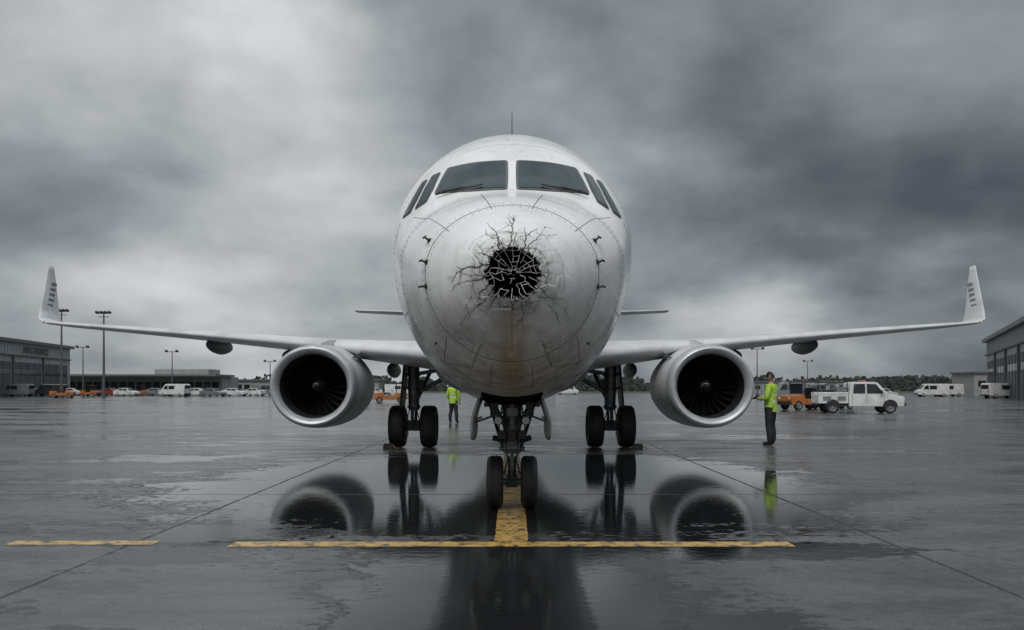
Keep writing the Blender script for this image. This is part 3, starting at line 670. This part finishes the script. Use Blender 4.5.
patch(g,lambda x,y,o:belly(x,y,o),[(-.36,9.05),(.36,9.05),(.36,10.9),(-.36,10.9)],.006,r=.08)  # flat black patch on the belly, painted shade of the open well
g.obj('wheel_well_shade_patch',M_black,plane,True)
for s in (-1,1):
    vs=[]; NY=14
    for i in range(NY+1):
        f=i/NY; y=9.02+1.35*f
        for k in range(7):
            h=k/6; z=1.37-.50*h*(1-.35*(abs(f-.45)*1.6)**3); x=s*(.37+.10*math.sin(h*1.9)-.015*h); vs.append((x,y,z))
    fs=[(i*7+k,i*7+k+1,(i+1)*7+k+1,(i+1)*7+k) for i in range(NY) for k in range(6)]
    o=mesh('nose_gear_door',vs,fs,M_door,plane,True); md=o.modifiers.new('s','SOLIDIFY'); md.thickness=.03
    g=Geo(); g.tube((s*.36,9.4,1.15),(s*.44,9.4,1.12),.012); g.tube((s*.1,9.7,1.2),(s*.45,9.6,1.08),.014); g.obj('door_rod',M_gear,plane)
for i,(x,y) in enumerate(((-3.05,19.25),(3.1,19.25))):
    e_=empty('wheel_chock'); e_.location=(x,y,0)
    g=Geo(); g.add([(-.13,-.10,.004),(.13,-.10,.004),(.13,.10,.004),(-.13,.10,.004),(-.11,-.02,.13),(.11,-.02,.13),(.11,.03,.13),(-.11,.03,.13)],[(0,3,2,1),(4,5,6,7),(0,1,5,4),(1,2,6,5),(2,3,7,6),(3,0,4,7)]); g.obj('rubber_block',M_rub,e_,bevel=.01)
    g=Geo(); g.path([(.11,0,.1),(.18,-.05,.02),(.26,.03,.015)],.010,6); g.obj('rope',M_yel,e_)

# ------------------------------------------------------------------ people
M_hv=mat('hi_vis',(.40,.62,.06),.65,0,.2,6,.5,25,dirt=(.2,.3,.05),dirtamt=.5); M_refl=mat('reflective_band',(.6,.6,.58),.35,0,.05); M_trs=mat('dark_trousers',(.018,.02,.026),.8,0,.3,8,.5,20)
M_boot=mat('boot_leather',(.015,.014,.013),.5); M_skin=mat('skin',(.45,.27,.2),.5,0,.08,10); M_hair=mat('hair',(.02,.015,.012),.6,0,.3,40); M_lips=mat('lips',(.3,.12,.1),.5)
def seg_d(p,a,b):
    ab=b-a; t=max(0,min(1,(p-a).dot(ab)/max(ab.length_squared,1e-9))); return (p-(a+ab*t)).length
def human(name,loc,rotz,height,arms,stance=.11,headturn=0,item=True):
    root=empty(name,loc,rotz,height/1.8)
    V=[];R=[];E=[];T=[]
    def add(p,r,par=None,tag='t',k=1.2):
        V.append(Vector(p));R.append((r[0]*k,r[1]*k)); i=len(V)-1
        if par is not None: E.append((par,i)); T.append(tag)
        return i
    pel=add((0,0,.97),(.155,.125)); wst=add((0,0,1.12),(.148,.118),pel,'t'); chs=add((0,.01,1.30),(.165,.13),wst,'t'); up=add((0,.015,1.43),(.125,.095),chs,'t')
    nb=add((0,.01,1.50),(.062,.062),up,'t',1.05); nk=add((0,-.005,1.57),(.052,.055),nb,'n',1.1)
    roots=[pel]
    for s in (-1,1):
        hp=add((s*.098,0,.90),(.098,.10),pel,'l'); mid_=add((s*.105,-.005,.70),(.090,.092),hp,'l'); kn=add((s*.108,-.015,.50),(.070,.072),mid_,'l'); cf=add((s*(stance),.015,.33),(.066,.070),kn,'l'); cu=add((s*stance,.02,.16),(.060,.064),cf,'l'); an=add((s*stance,.02,.11),(.048,.052),cu,'b')
        hl=add((s*stance,.0,.055),(.046,.046),an,'b'); add((s*(stance+.02),-.15,.035),(.042,.030),hl,'b')
        el,wr,hd=[Vector(q) for q in arms[s]]
        sh=add((s*.19,.015,1.43),(.072,.072),up,'a'); m2=add((Vector((s*.2,.015,1.42))+el)/2,(.062,.062),sh,'a'); e2=add(el,(.052,.052),m2,'a'); m3=add((el*.6+wr*.4),(.048,.048),e2,'a'); w2=add(wr,(.030,.028),m3,'a')
        d=(hd-wr).normalized(); pm=add(wr+d*.05,(.036,.02),w2,'h'); pe=add(wr+d*.085,(.038,.017),pm,'h')
        curl=Vector((-s,0,0)) if abs(d.x)<.8 else Vector((0,-1,0))
        curl=(curl-d*curl.dot(d)).normalized(); sd=d.cross(curl).normalized()
        for k,l in enumerate((.075,.085,.08,.062)):
            b0=wr+d*.075+sd*(-.027+.018*k); f0=add(b0,(.009,.009),None,'h',1); roots.append(f0); f1=add(b0+d*l*.5+curl*.008,(.0085,.0085),f0,'h',1); f2=add(b0+d*l*.78+curl*.03,(.008,.008),f1,'h',1); add(b0+d*l*.85+curl*.05,(.007,.007),f2,'h',1)
        b0=wr+d*.03-sd*.025; f0=add(b0,(.012,.012),None,'h',1); roots.append(f0); f1=add(b0+d*.03-sd*.028+curl*.01,(.011,.011),f0,'h',1); add(b0+d*.06-sd*.03+curl*.025,(.009,.009),f1,'h',1)
    me=bpy.data.meshes.new('b'); me.from_pydata(V,E,[]); o=bpy.data.objects.new('tmp',me); S.collection.objects.link(o)
    sk=o.modifiers.new('s','SKIN'); sk.use_smooth_shade=True
    for i,r in enumerate(R):
        q=me.skin_vertices[0].data[i]; q.radius=r; q.use_root=(i in roots)
    o.modifiers.new('u','SUBSURF').levels=2
    dg=bpy.context.evaluated_depsgraph_get(); ev=o.evaluated_get(dg); m=bpy.data.meshes.new_from_object(ev); bpy.data.objects.remove(o)
    for k in (M_hv,M_refl,M_trs,M_boot,M_skin): m.materials.append(k)
    segs=[(V[a],V[b],t) for (a,b),t in zip(E,T)]
    for p in m.polygons:
        c=Vector(p.center); t=min(segs,key=lambda q:seg_d(c,q[0],q[1]))[2]
        mi=0
        if t=='t': mi=2 if c.z<.90 else 0; mi=1 if (1.05<c.z<1.095 or 1.20<c.z<1.245) else mi
        elif t=='l': mi=0 if c.z>.93 else 2
        elif t=='b': mi=3 if c.z<.15 else 2
        elif t in 'hn': mi=4
        p.material_index=mi; p.use_smooth=True
    ob=bpy.data.objects.new('body',m); link(ob,root)
    bm=bmesh.new(); bmesh.ops.create_uvsphere(bm,u_segments=28,v_segments=20,radius=1)
    for v in bm.verts:
        x,y,z=v.co; jaw=1-.28*max(-z,0)**1.2
        nx,ny,nz=x*.076*jaw,y*.096*(1-.1*max(-z,0)),z*.118
        if y<0:
            ny-=.022*math.exp(-((x/.16)**2+((z+.12)/.17)**2)); ny+=.008*(math.exp(-(((x-.38)/.16)**2+((z-.08)/.12)**2))+math.exp(-(((x+.38)/.16)**2+((z-.08)/.12)**2)))
            ny-=.006*math.exp(-((x/.3)**2+((z+.5)/.09)**2)); ny-=.008*math.exp(-((x/.3)**2+((z+.85)/.15)**2))
        v.co=(nx,ny,nz)
    hm=bpy.data.meshes.new('head'); bm.to_mesh(hm); bm.free(); hm.materials.append(M_skin); hm.materials.append(M_hair)
    for p in hm.polygons:
        c=p.center; p.use_smooth=True; p.material_index=1 if (c.z>.055 or (c.y>.015 and c.z>-.045)) else 0
    ho=bpy.data.objects.new('head',hm); link(ho,root); ho.location=(0,-.015,1.68); ho.rotation_euler=(rad(10),0,headturn)
    g=Geo()
    for s in (-1,1):
        g.lathe((s*.078,.005,0),[(-.006,.001),(-.006,.018),(.004,.022),(.008,.012),(.006,.001)],'X',12,0,1,1.4)
        g.lathe((s*.030,-.088,.010),[(-.004,.001),(-.003,.008),(.004,.010)],'Y',10,1)
    g.box((0,-.098,-.055),(.04,.006,.008),2)
    vs=[];nn=24
    for k in range(8):
        ph=rad(90-k*13)
        for i in range(nn):
            t=2*math.pi*i/nn; sc=1+.05*noise.noise(Vector((math.cos(t)*4,math.sin(t)*4,k*.7))); drop=(.010*k*.8 if math.sin(t)>0 else 0)
            vs.append((.083*math.cos(ph)*math.cos(t)*sc,.103*math.cos(ph)*math.sin(t)*sc+.006,.126*math.sin(ph)*sc-drop))
    g.add(vs,[(k*nn+i,k*nn+(i+1)%nn,(k+1)*nn+(i+1)%nn,(k+1)*nn+i) for k in range(7) for i in range(nn)],3)
    g.obj('face_and_hair',[M_skin,M_black,M_lips,M_hair],ho,True)
    g=Geo(); vs=[]
    for z,a,b in ((.82,.190,.150),(.93,.186,.148),(1.12,.155,.122)):
        for i in range(32): t=2*math.pi*i/32; vs.append((a*math.cos(t),b*math.sin(t)*(1+.03*math.sin(5*t)),z+.008*math.sin(3*t)))
    g.add(vs,[(k*32+i,k*32+(i+1)%32,(k+1)*32+(i+1)%32,(k+1)*32+i) for k in range(2) for i in range(32)],0); g.obj('vest_hem',[M_hv],root,True)
    if item:
        g=Geo(); g.box((0.0,-.37,1.17),(.24,.16,.012),0,Matrix.Rotation(rad(35),3,'X')); g.obj('clipboard',M_geard,root,bevel=.003)
    return root
arms={-1:((-.29,.0,1.14),(-.16,-.23,1.13),(-.09,-.32,1.15)),1:((.29,.0,1.14),(.16,-.23,1.13),(.09,-.32,1.15))}
human('ground_crew_worker',(6.80,20.5,0),rad(-128),1.93,arms,stance=.125,headturn=rad(12))
arms2={-1:((-.27,.02,1.13),(-.27,-.05,.88),(-.265,-.08,.78)),1:((.27,.02,1.13),(.23,-.14,.95),(.20,-.22,.9))}
human('ground_crew_worker',(-2.55,34,0),rad(160),1.84,arms2,stance=.15,item=False)

# ------------------------------------------------------------------ vehicles (local: +X front)
def extrude_profile(g,prof_,w,mi=0,taper=0):
    n=len(prof_); zs=[p[1] for p in prof_]; zm=max(zs)
    vs=[]
    for s in (-1,1):
        for x,z in prof_:
            k=w/2-(taper*max(0,(z-1.0))/(max(zm-1.0,.01)) if taper else 0); vs.append((x,s*k,z))
    g.add(vs,[tuple(range(n)),tuple(range(2*n-1,n-1,-1))]+[(i,i+n,(i+1)%n+n,(i+1)%n) for i in range(n)],mi)
def carwheel(g,x,y,R=.34,W=.22):
    g.lathe((x,y,R),[(-W/2,R*.62),(-W/2,R*.9),(-W*.35,R),(W*.35,R),(W/2,R*.9),(W/2,R*.62)],'Y',28,0)
    g.lathe((x,y,R),[(-W/2+.02,.001),(-W/2+.01,R*.2),(-W/2+.04,R*.5),(-W/2,R*.63),(W/2,R*.63),(W/2-.04,R*.5),(W/2-.01,R*.2),(W/2-.02,.001)],'Y',20,1)
def vehicle(name,kind,loc,rot,paint,sc=1):
    r=empty(name,loc,rot,sc); b=Geo();gl=Geo();wh=Geo();dt=Geo()
    W=1.85
    def swin(poly,w=None):
        for s in (-1,1):
            y=(w or W)/2
            vs=[(x,s*(y-tp*max(0,z-1.0)/(zm-1.0)+.004),z) for x,z in poly]
            gl.add(vs,[tuple(range(len(poly)))])
    def cross(x0,z0,x1,z1,in0=.08,in1=.16,w=None,f0=.06,f1=.94):
        dx,dz=x1-x0,z1-z0; l=math.hypot(dx,dz); n=(dz/l*.005,-dx/l*.005)
        if n[0]*(1 if x0>0 else -1)<0: n=(-n[0],-n[1])
        a=(x0+dx*f0+n[0],z0+dz*f0+n[1]);c=(x0+dx*f1+n[0],z0+dz*f1+n[1]); y=(w or W)/2
        gl.add([(a[0],-y+in0,a[1]),(a[0],y-in0,a[1]),(c[0],y-in1,c[1]),(c[0],-y+in1,c[1])],[(0,1,2,3)])
    tp=.1
    if kind=='pickup':
        W=1.9; zm=2.02
        extrude_profile(b,[(-.75,.45),(2.55,.45),(2.62,.62),(2.58,1.08),(1.65,1.26),(1.02,1.98),(.8,2.02),(-.45,2.02),(-.62,1.95),(-.75,1.2)],W,0,.13)
        tp=.13; swin([(1.38,1.29),(.92,1.87),(.35,1.9),(.35,1.29)]); swin([(.25,1.29),(.25,1.9),(-.42,1.88),(-.5,1.29)]); cross(1.65,1.26,1.02,1.98)
        b.box((-1.72,0,.92),(1.85,1.9,.58)); b.box((-1.72,.93,1.28),(1.85,.06,.16)); b.box((-1.72,-.93,1.28),(1.85,.06,.16)); b.box((-1.72,0,.58),(1.9,1.5,.1),1)
        dt.box((-1.2,0,1.45),(.5,1.4,.5),1); dt.box((-1.95,0,1.36),(.7,1.2,.3),0); dt.box((-.82,0,1.62),(.04,1.6,.06),0)
        for y in (-.85,.85): dt.tube((-.84,y,1.2),(-.84,y,2.05),.03); dt.tube((-2.55,y,1.2),(-2.55,y,1.75),.025); dt.tube((-.84,y,2.03),(-2.55,y,1.74),.025)
        dt.box((.3,0,2.09),(.22,.9,.1),3); dt.box((2.66,0,.60),(.12,1.85,.2),0); dt.box((2.60,0,.88),(.06,1.1,.2),0)
        for y in (-.74,.74): dt.box((2.59,y,.92),(.08,.3,.2),2); dt.box((1.2,y*1.42,1.38),(.1,.16,.2),0)
        for s in (-1,1):
            for x in (.30,1.38,-.55): dt.box((x,s*.952,.92),(.012,.006,.72),0)
            for x in (-1.2,-2.1): dt.box((x,s*.952,.95),(.5,.006,.30),1)
            for x in (1.75,-1.75):
                vs=[(x,s*.953,.40)]+[(x+.46*math.cos(math.pi*k/14),s*.953,.44+.46*math.sin(math.pi*k/14)) for k in range(15)]; dt.add(vs,[(0,k,k+1) for k in range(1,15)],0)
        for x in (1.75,-1.75):
            for y in (-.84,.84): carwheel(wh,x,y,.39,.26)
    elif kind=='van':
        W=1.95; zm=2.2; tp=.14
        extrude_profile(b,[(-2.45,.38),(2.4,.38),(2.5,.6),(2.45,1.0),(1.95,1.22),(1.35,2.08),(1.1,2.2),(-2.3,2.2),(-2.45,2.05)],W,0,.14)
        cross(1.95,1.22,1.35,2.08); cross(-2.45,2.05,-2.45,.9,.2,.2,f0=.1,f1=.6)
        swin([(1.62,1.28),(1.2,1.92),(.75,1.92),(.75,1.28)]); swin([(.6,1.3),(.6,1.9),(-.5,1.9),(-.5,1.3)])
        for y in (-.78,.78): dt.box((2.46,y,.85),(.08,.26,.22),2); dt.box((-2.46,y,1.0),(.04,.14,.4),4)
        dt.box((2.5,0,.5),(.08,1.9,.22),0); dt.box((-2.48,0,.5),(.08,1.9,.18),0)
        for x in (1.6,-1.55):
            for y in (-.86,.86): carwheel(wh,x,y,.34)
    elif kind=='car':
        W=1.8; zm=1.5; tp=.2
        extrude_profile(b,[(-2.15,.3),(2.1,.3),(2.2,.5),(2.12,.78),(1.15,.98),(.45,1.46),(-.9,1.5),(-1.6,1.12),(-2.15,1.02),(-2.2,.6)],W,0,.2)
        cross(1.15,.98,.45,1.46,.06,.2); cross(-1.6,1.12,-.9,1.5,.08,.2)
        swin([(.9,1.03),(.42,1.4),(-.2,1.42),(-.2,1.03)]); swin([(-.28,1.03),(-.28,1.42),(-.85,1.42),(-1.35,1.1)])
        for y in (-.7,.7): dt.box((2.14,y,.66),(.08,.3,.14),2); dt.box((-2.17,y,.85),(.05,.28,.14),4)
        for x in (1.35,-1.35):
            for y in (-.8,.8): carwheel(wh,x,y,.32,.2)
    elif kind=='box_truck':
        W=2.2; zm=2.4; tp=.08
        extrude_profile(b,[(1.2,.5),(3.0,.5),(3.1,1.2),(2.8,2.3),(2.6,2.4),(1.2,2.4)],W,0,.08)
        cross(3.1,1.2,2.8,2.3,.1,.14); swin([(2.75,1.35),(2.6,2.1),(1.8,2.1),(1.8,1.35)])
        b.box((-.9,0,1.95),(4.0,2.35,2.3),0); dt.box((0,0,.6),(5.6,.9,.25),0); dt.box((3.08,0,.6),(.12,2.1,.25),0)
        for k in range(6): dt.box((-2.6+.68*k,-1.18,1.95),(.03,.02,2.2),1); dt.box((-2.6+.68*k,1.18,1.95),(.03,.02,2.2),1)
        for x in (2.1,-1.9):
            for y in (-.95,.95): carwheel(wh,x,y,.45,.28)
    elif kind=='tug':
        W=1.5; zm=1.9; tp=.0
        extrude_profile(b,[(-1.6,.35),(1.6,.35),(1.65,.95),(.55,1.05),(.5,.75),(-.55,.75),(-.6,1.05),(-1.6,1.0)],W,0)
        b.box((0,0,1.92),(1.5,1.4,.07),1)
        for x in (-.68,.62):
            for y in (-.66,.66): dt.tube((x,y,.9),(x,y,1.9),.03)
        dt.box((-.35,0,.98),(.5,1.1,.14),0); dt.box((-.58,0,1.25),(.12,1.1,.5),0); dt.tube((.45,.3,1.0),(.2,.3,1.25),.02); dt.lathe((.18,.3,1.27),[(-.015,.17),(.015,.17)],'Z',16)
        gl.add([(.63,-.6,1.1),(.63,.6,1.1),(.63,.6,1.8),(.63,-.6,1.8)],[(0,1,2,3)])
        dt.box((1.66,0,.5),(.1,1.4,.2),0)
        dt.tube((0,0,1.95),(0,0,2.08),.06,.05,10,3)
        for y in (-.5,.5): dt.box((1.65,y,.8),(.05,.2,.14),2)
        for x in (1.05,-1.05):
            for y in (-.66,.66): carwheel(wh,x,y,.33,.22)
    elif kind=='dolly':
        b.box((0,0,.55),(3.0,1.5,.12),1)
        for x in (-1.45,1.45):
            for y in (-.72,.72): dt.tube((x,y,.6),(x,y,1.75),.03)
            dt.box((x,0,1.15),(.03,1.4,1.0),1)
        b.box((0,0,1.78),(3.05,1.55,.06),0)
        for k,(x,h,cm) in enumerate(((-.9,.5,0),(-.2,.7,1),(.5,.45,3),(1.0,.6,1))): dt.box((x,.1,.62+h/2),(.55,.9,h),cm)
        dt.tube((1.5,0,.45),(2.3,0,.35),.03)
        for x in (1.0,-1.0):
            for y in (-.6,.6): carwheel(wh,x,y,.24,.14)
    b.obj('body',[paint,M_geard],r,bevel=.045 if kind!='dolly' else .01)
    if gl.f: gl.obj('glazing',M_carglass,r)
    wh.obj('wheels',[M_rub,M_hub],r,True)
    if dt.f: dt.obj('fittings',[M_geard,M_cargrey,M_lamp,M_orange,M_red],r,bevel=0)
    return r
vehicle('pickup_truck','pickup',(20.7,46.8,0),rad(-8),M_carwhite,.92)
vehicle('baggage_tractor','tug',(20.2,54,0),rad(200),M_orange,1.0)
vehicle('baggage_dolly','dolly',(23.0,56,0),rad(185),M_carwhite)
vehicle('baggage_tractor','tug',(-12.2,78,0),rad(10),M_orange)
vehicle('baggage_dolly','dolly',(-15.7,78.5,0),rad(8),M_carwhite)
vehicle('cargo_van','van',(33,92,0),rad(175),M_cargrey)
vehicle('box_truck','box_truck',(34,122,0),rad(180),M_carwhite)
vehicle('parked_car','car',(52,110,0),rad(15),M_carwhite)
vehicle('cargo_van','van',(70.5,131,0),rad(170),M_carwhite); vehicle('cargo_van','van',(76.5,137,0),rad(185),M_carwhite)
vehicle('cargo_van','van',(70.2,112,0),rad(5),M_carwhite)
vehicle('parked_car','car',(60,135,0),rad(20),M_cardark)
paints=[M_carwhite,M_carwhite,M_cargrey,M_carwhite,M_cardark,M_carwhite,M_carred]
names={'car':'parked_car','van':'cargo_van','box_truck':'box_truck','tug':'baggage_tractor'}
rs=random.Random(4)
x=-90.0
while x<-40:
    k=rs.choice(['car','van','car','van','box_truck','car','tug'])
    p=rs.choice(paints) if k!='tug' else M_orange
    d=142+rs.uniform(-10,10)
    vehicle(names[k],k,(x*d/142,d,0),rs.choice([0,math.pi])+rs.uniform(-.4,.4),p)
    x+=rs.uniform(2.2,4.0)+(2 if k=='box_truck' else 0)
for xx,dd,k in ((-68,118,'tug'),(-22,150,'van'),(-27,155,'car'),(-33,150,'van'),(12,170,'van'),(54,150,'car')):
    vehicle(names[k],k,(xx,dd,0),rs.uniform(-.3,.3),M_carwhite if k!='tug' else M_orange)

# ------------------------------------------------------------------ buildings
def hangar(name,a,b,side_,H,depth,sign=None,roofrise=1.2):
    r=empty(name,(a[0],a[1],0)); A_=Vector((0,0,0)); B_=Vector((b[0]-a[0],b[1]-a[1],0)); d=B_.normalized(); Ln=B_.length; n=Vector((-d.y,d.x,0))*side_
    def bx(g,s0,s1,o0,o1,z0,z1,mi):
        q=[A_+d*s0-n*o0,A_+d*s1-n*o0,A_+d*s1-n*o1,A_+d*s0-n*o1]; vs=[p+Vector((0,0,z0)) for p in q]+[p+Vector((0,0,z1)) for p in q]
        g.add(vs,[(0,3,2,1),(4,5,6,7),(0,1,5,4),(1,2,6,5),(2,3,7,6),(3,0,4,7)],mi)
    g=Geo(); bx(g,0,Ln,0,-depth,0,H,0); g.obj('walls',M_cladL,r)
    g=Geo(); bx(g,-.6,Ln+.6,.7,-depth-.6,H+.003,H+.6,0)
    vs=[];K=12
    for e_ in (-.6,Ln+.6):
        for k in range(K+1): f=k/K; p=A_+d*e_+n*(-.3+(depth+.6)*f); vs.append(p+Vector((0,0,H+.6+roofrise*4*f*(1-f))))
    g.add(vs,[(k,k+1,K+2+k,K+1+k) for k in range(K)]+[tuple(range(K+1)),tuple(range(2*K+1,K,-1))],0); g.obj('roof',M_roof,r)
    g=Geo(); nb=max(2,int(Ln/12)); bw=(Ln-2)/nb
    for i in range(nb):
        s0=1+i*bw+.5; s1=1+(i+1)*bw-.5; bx(g,s0,s1,.05,-.02,0,H*.64,1)
        for k in range(1,4): ss=s0+(s1-s0)*k/4; bx(g,ss-.08,ss+.08,.12,.052,0,H*.64,2)
        bx(g,s0+.4,s1-.4,.09,.055,H*.40,H*.50,3)
        bx(g,s1+.1,s1+.6,.30,.003,0,H*.74,2)
    bx(g,0.2,Ln-.2,.35,.003,H*.75,H*.775,2)
    for i in range(int(Ln/1.2)): bx(g,.4+i*1.2,.43+i*1.2,.03,.003,H*.79,H-.05,2)
    g.obj('doors_and_ribs',[M_cladL,M_cladD,M_steel,M_carglass],r)
    if sign:
        cu=bpy.data.curves.new('t','FONT'); cu.body=sign; cu.size=1.7; cu.extrude=.04
        o=bpy.data.objects.new('sign_lettering',cu); link(o,r); o.data.materials.append(M_cladD)
        od=n*-1
        xa=Vector((0,0,1)).cross(od).normalized()
        o.matrix_local=Matrix(((xa.x,0,od.x,0),(xa.y,0,od.y,0),(0,1,0,0),(0,0,0,1)))
        o.location=A_+d*(Ln*.22)+od*.2+Vector((0,0,H*.82))-xa*5
    return r
hangar('hangar_building',(-93.5,165),(-80.5,88),-1,9.7,45,'AERO-SERVICE')
hangar('hangar_building',(85.2,140),(60,89),1,9.6,45,None,2.0)
r=empty('terminal_building',(-96,205,0)); g=Geo(); g.box((0,0,2.2),(44,12,4.4),0); g.box((0,-6.2,4.65),(46,13,.5),1); g.box((10,2,5.6),(14,8,1.6),0)
for i in range(20): g.box((-20.5+i*2.15,-6.05,2.1),(1.7,.12,1.9),2)
g.box((18,-6.05,1.3),(1.4,.14,2.6),3); g.obj('structure',[M_conc,M_roof,M_carglass,M_cladD],r)
r=empty('terminal_building',(-60,228,0)); g=Geo(); g.box((0,0,1.8),(44,12,3.6),0); g.box((0,0,3.8),(45,13,.4),1)
for i in range(18): g.box((-20+i*2.3,-6.05,1.9),(1.6,.12,1.2),2)
g.obj('structure',[M_conc,M_roof,M_carglass],r)
r=empty('service_building',(97,160,0)); g=Geo(); g.box((0,0,2.2),(9,8,4.4),0); g.box((0,0,4.6),(9.6,8.6,.35),1)
for i in range(3): g.box((-3+i*2.6,-4.05,2.4),(1.5,.1,1.1),2)
g.box((3.3,-4.05,1.1),(1.1,.12,2.2),3); g.obj('structure',[M_conc,M_roof,M_carglass,M_cladD],r)
r=empty('service_building',(82,230,0)); g=Geo(); g.box((0,0,1.6),(26,9,3.2),0); g.box((0,0,3.35),(27,10,.3),1)
for i in range(9): g.box((-11+i*2.7,-4.55,1.7),(1.5,.1,1.1),2)
g.obj('structure',[M_cladL,M_roof,M_carglass],r)
def mast(x,y,h,heads=4,r0=.22):
    r=empty('floodlight_mast',(x,y,0)); g=Geo(); g.tube((0,0,0),(0,0,h),r0,r0*.45,12,0); g.tube((0,0,0),(0,0,.5),r0*1.7,r0*1.7,12,0); g.box((0,0,h),(2.2 if heads>2 else 1.2,.15,.12),0)
    if heads>2: g.box((0,0,h-.55),(1.6,.12,.1),0)
    for i in range(heads):
        xx=(-.95+1.9*i/(heads-1)) if heads>1 else 0
        g.box((xx,-.2,h+.12),(.42,.5,.24),1,Matrix.Rotation(rad(-25),3,'X'))
    g.obj('pole',[M_steel,M_geard],r)
mast(-69.3,120,13.3); mast(-62.8,120,13.0); mast(-77,140,8.8,2,.14); mast(-61,140,8,2,.14); mast(-46.5,150,6.6,2,.14); mast(44,140,8.5,2,.14); mast(72,190,8,2,.14); mast(50,190,8,2,.14)
r=empty('perimeter_fence',(0,225,0)); g=Geo()
for i in range(-60,61): g.tube((i*3,0,0),(i*3,0,2.2),.05,.05,5)
for z in (.5,1.2,2.1): g.box((0,0,z),(360,.04,.05))
g.obj('posts_and_rails',M_steel,r)
rt=random.Random(3); vs=[];fs=[];mi=[]
for i in range(30000):
    x=rt.uniform(-620,620); y=330+rt.uniform(0,40)
    h=5.2+3.0*noise.noise(Vector((x*.02,0,0)))+3.5*noise.noise(Vector((x*.09,3,0)))+1.8*noise.noise(Vector((x*.3,5,0)))
    if h<1.2: continue
    z=rt.uniform(0,1)**.8*h; s_=rt.uniform(.5,1.2); a=rt.uniform(0,6.28); t=rt.uniform(-1,1)
    c=Vector((x,y,z)); u=Vector((math.cos(a),math.sin(a),t*.5))*s_; v_=Vector((-math.sin(a)*.3,.2,1))*s_*.7
    n=len(vs); vs+=[c-u-v_,c+u-v_*.6,c+u*.8+v_,c-u*.7+v_*.9]; fs.append((n,n+1,n+2,n+3)); mi.append(rt.choice([0,0,1]))
mesh('distant_treeline',vs,fs,[mat('foliage_dark',(.042,.050,.042),.9,0,.3,.3),mat('foliage_light',(.06,.068,.056),.9,0,.3,.3)],None,False,mi)
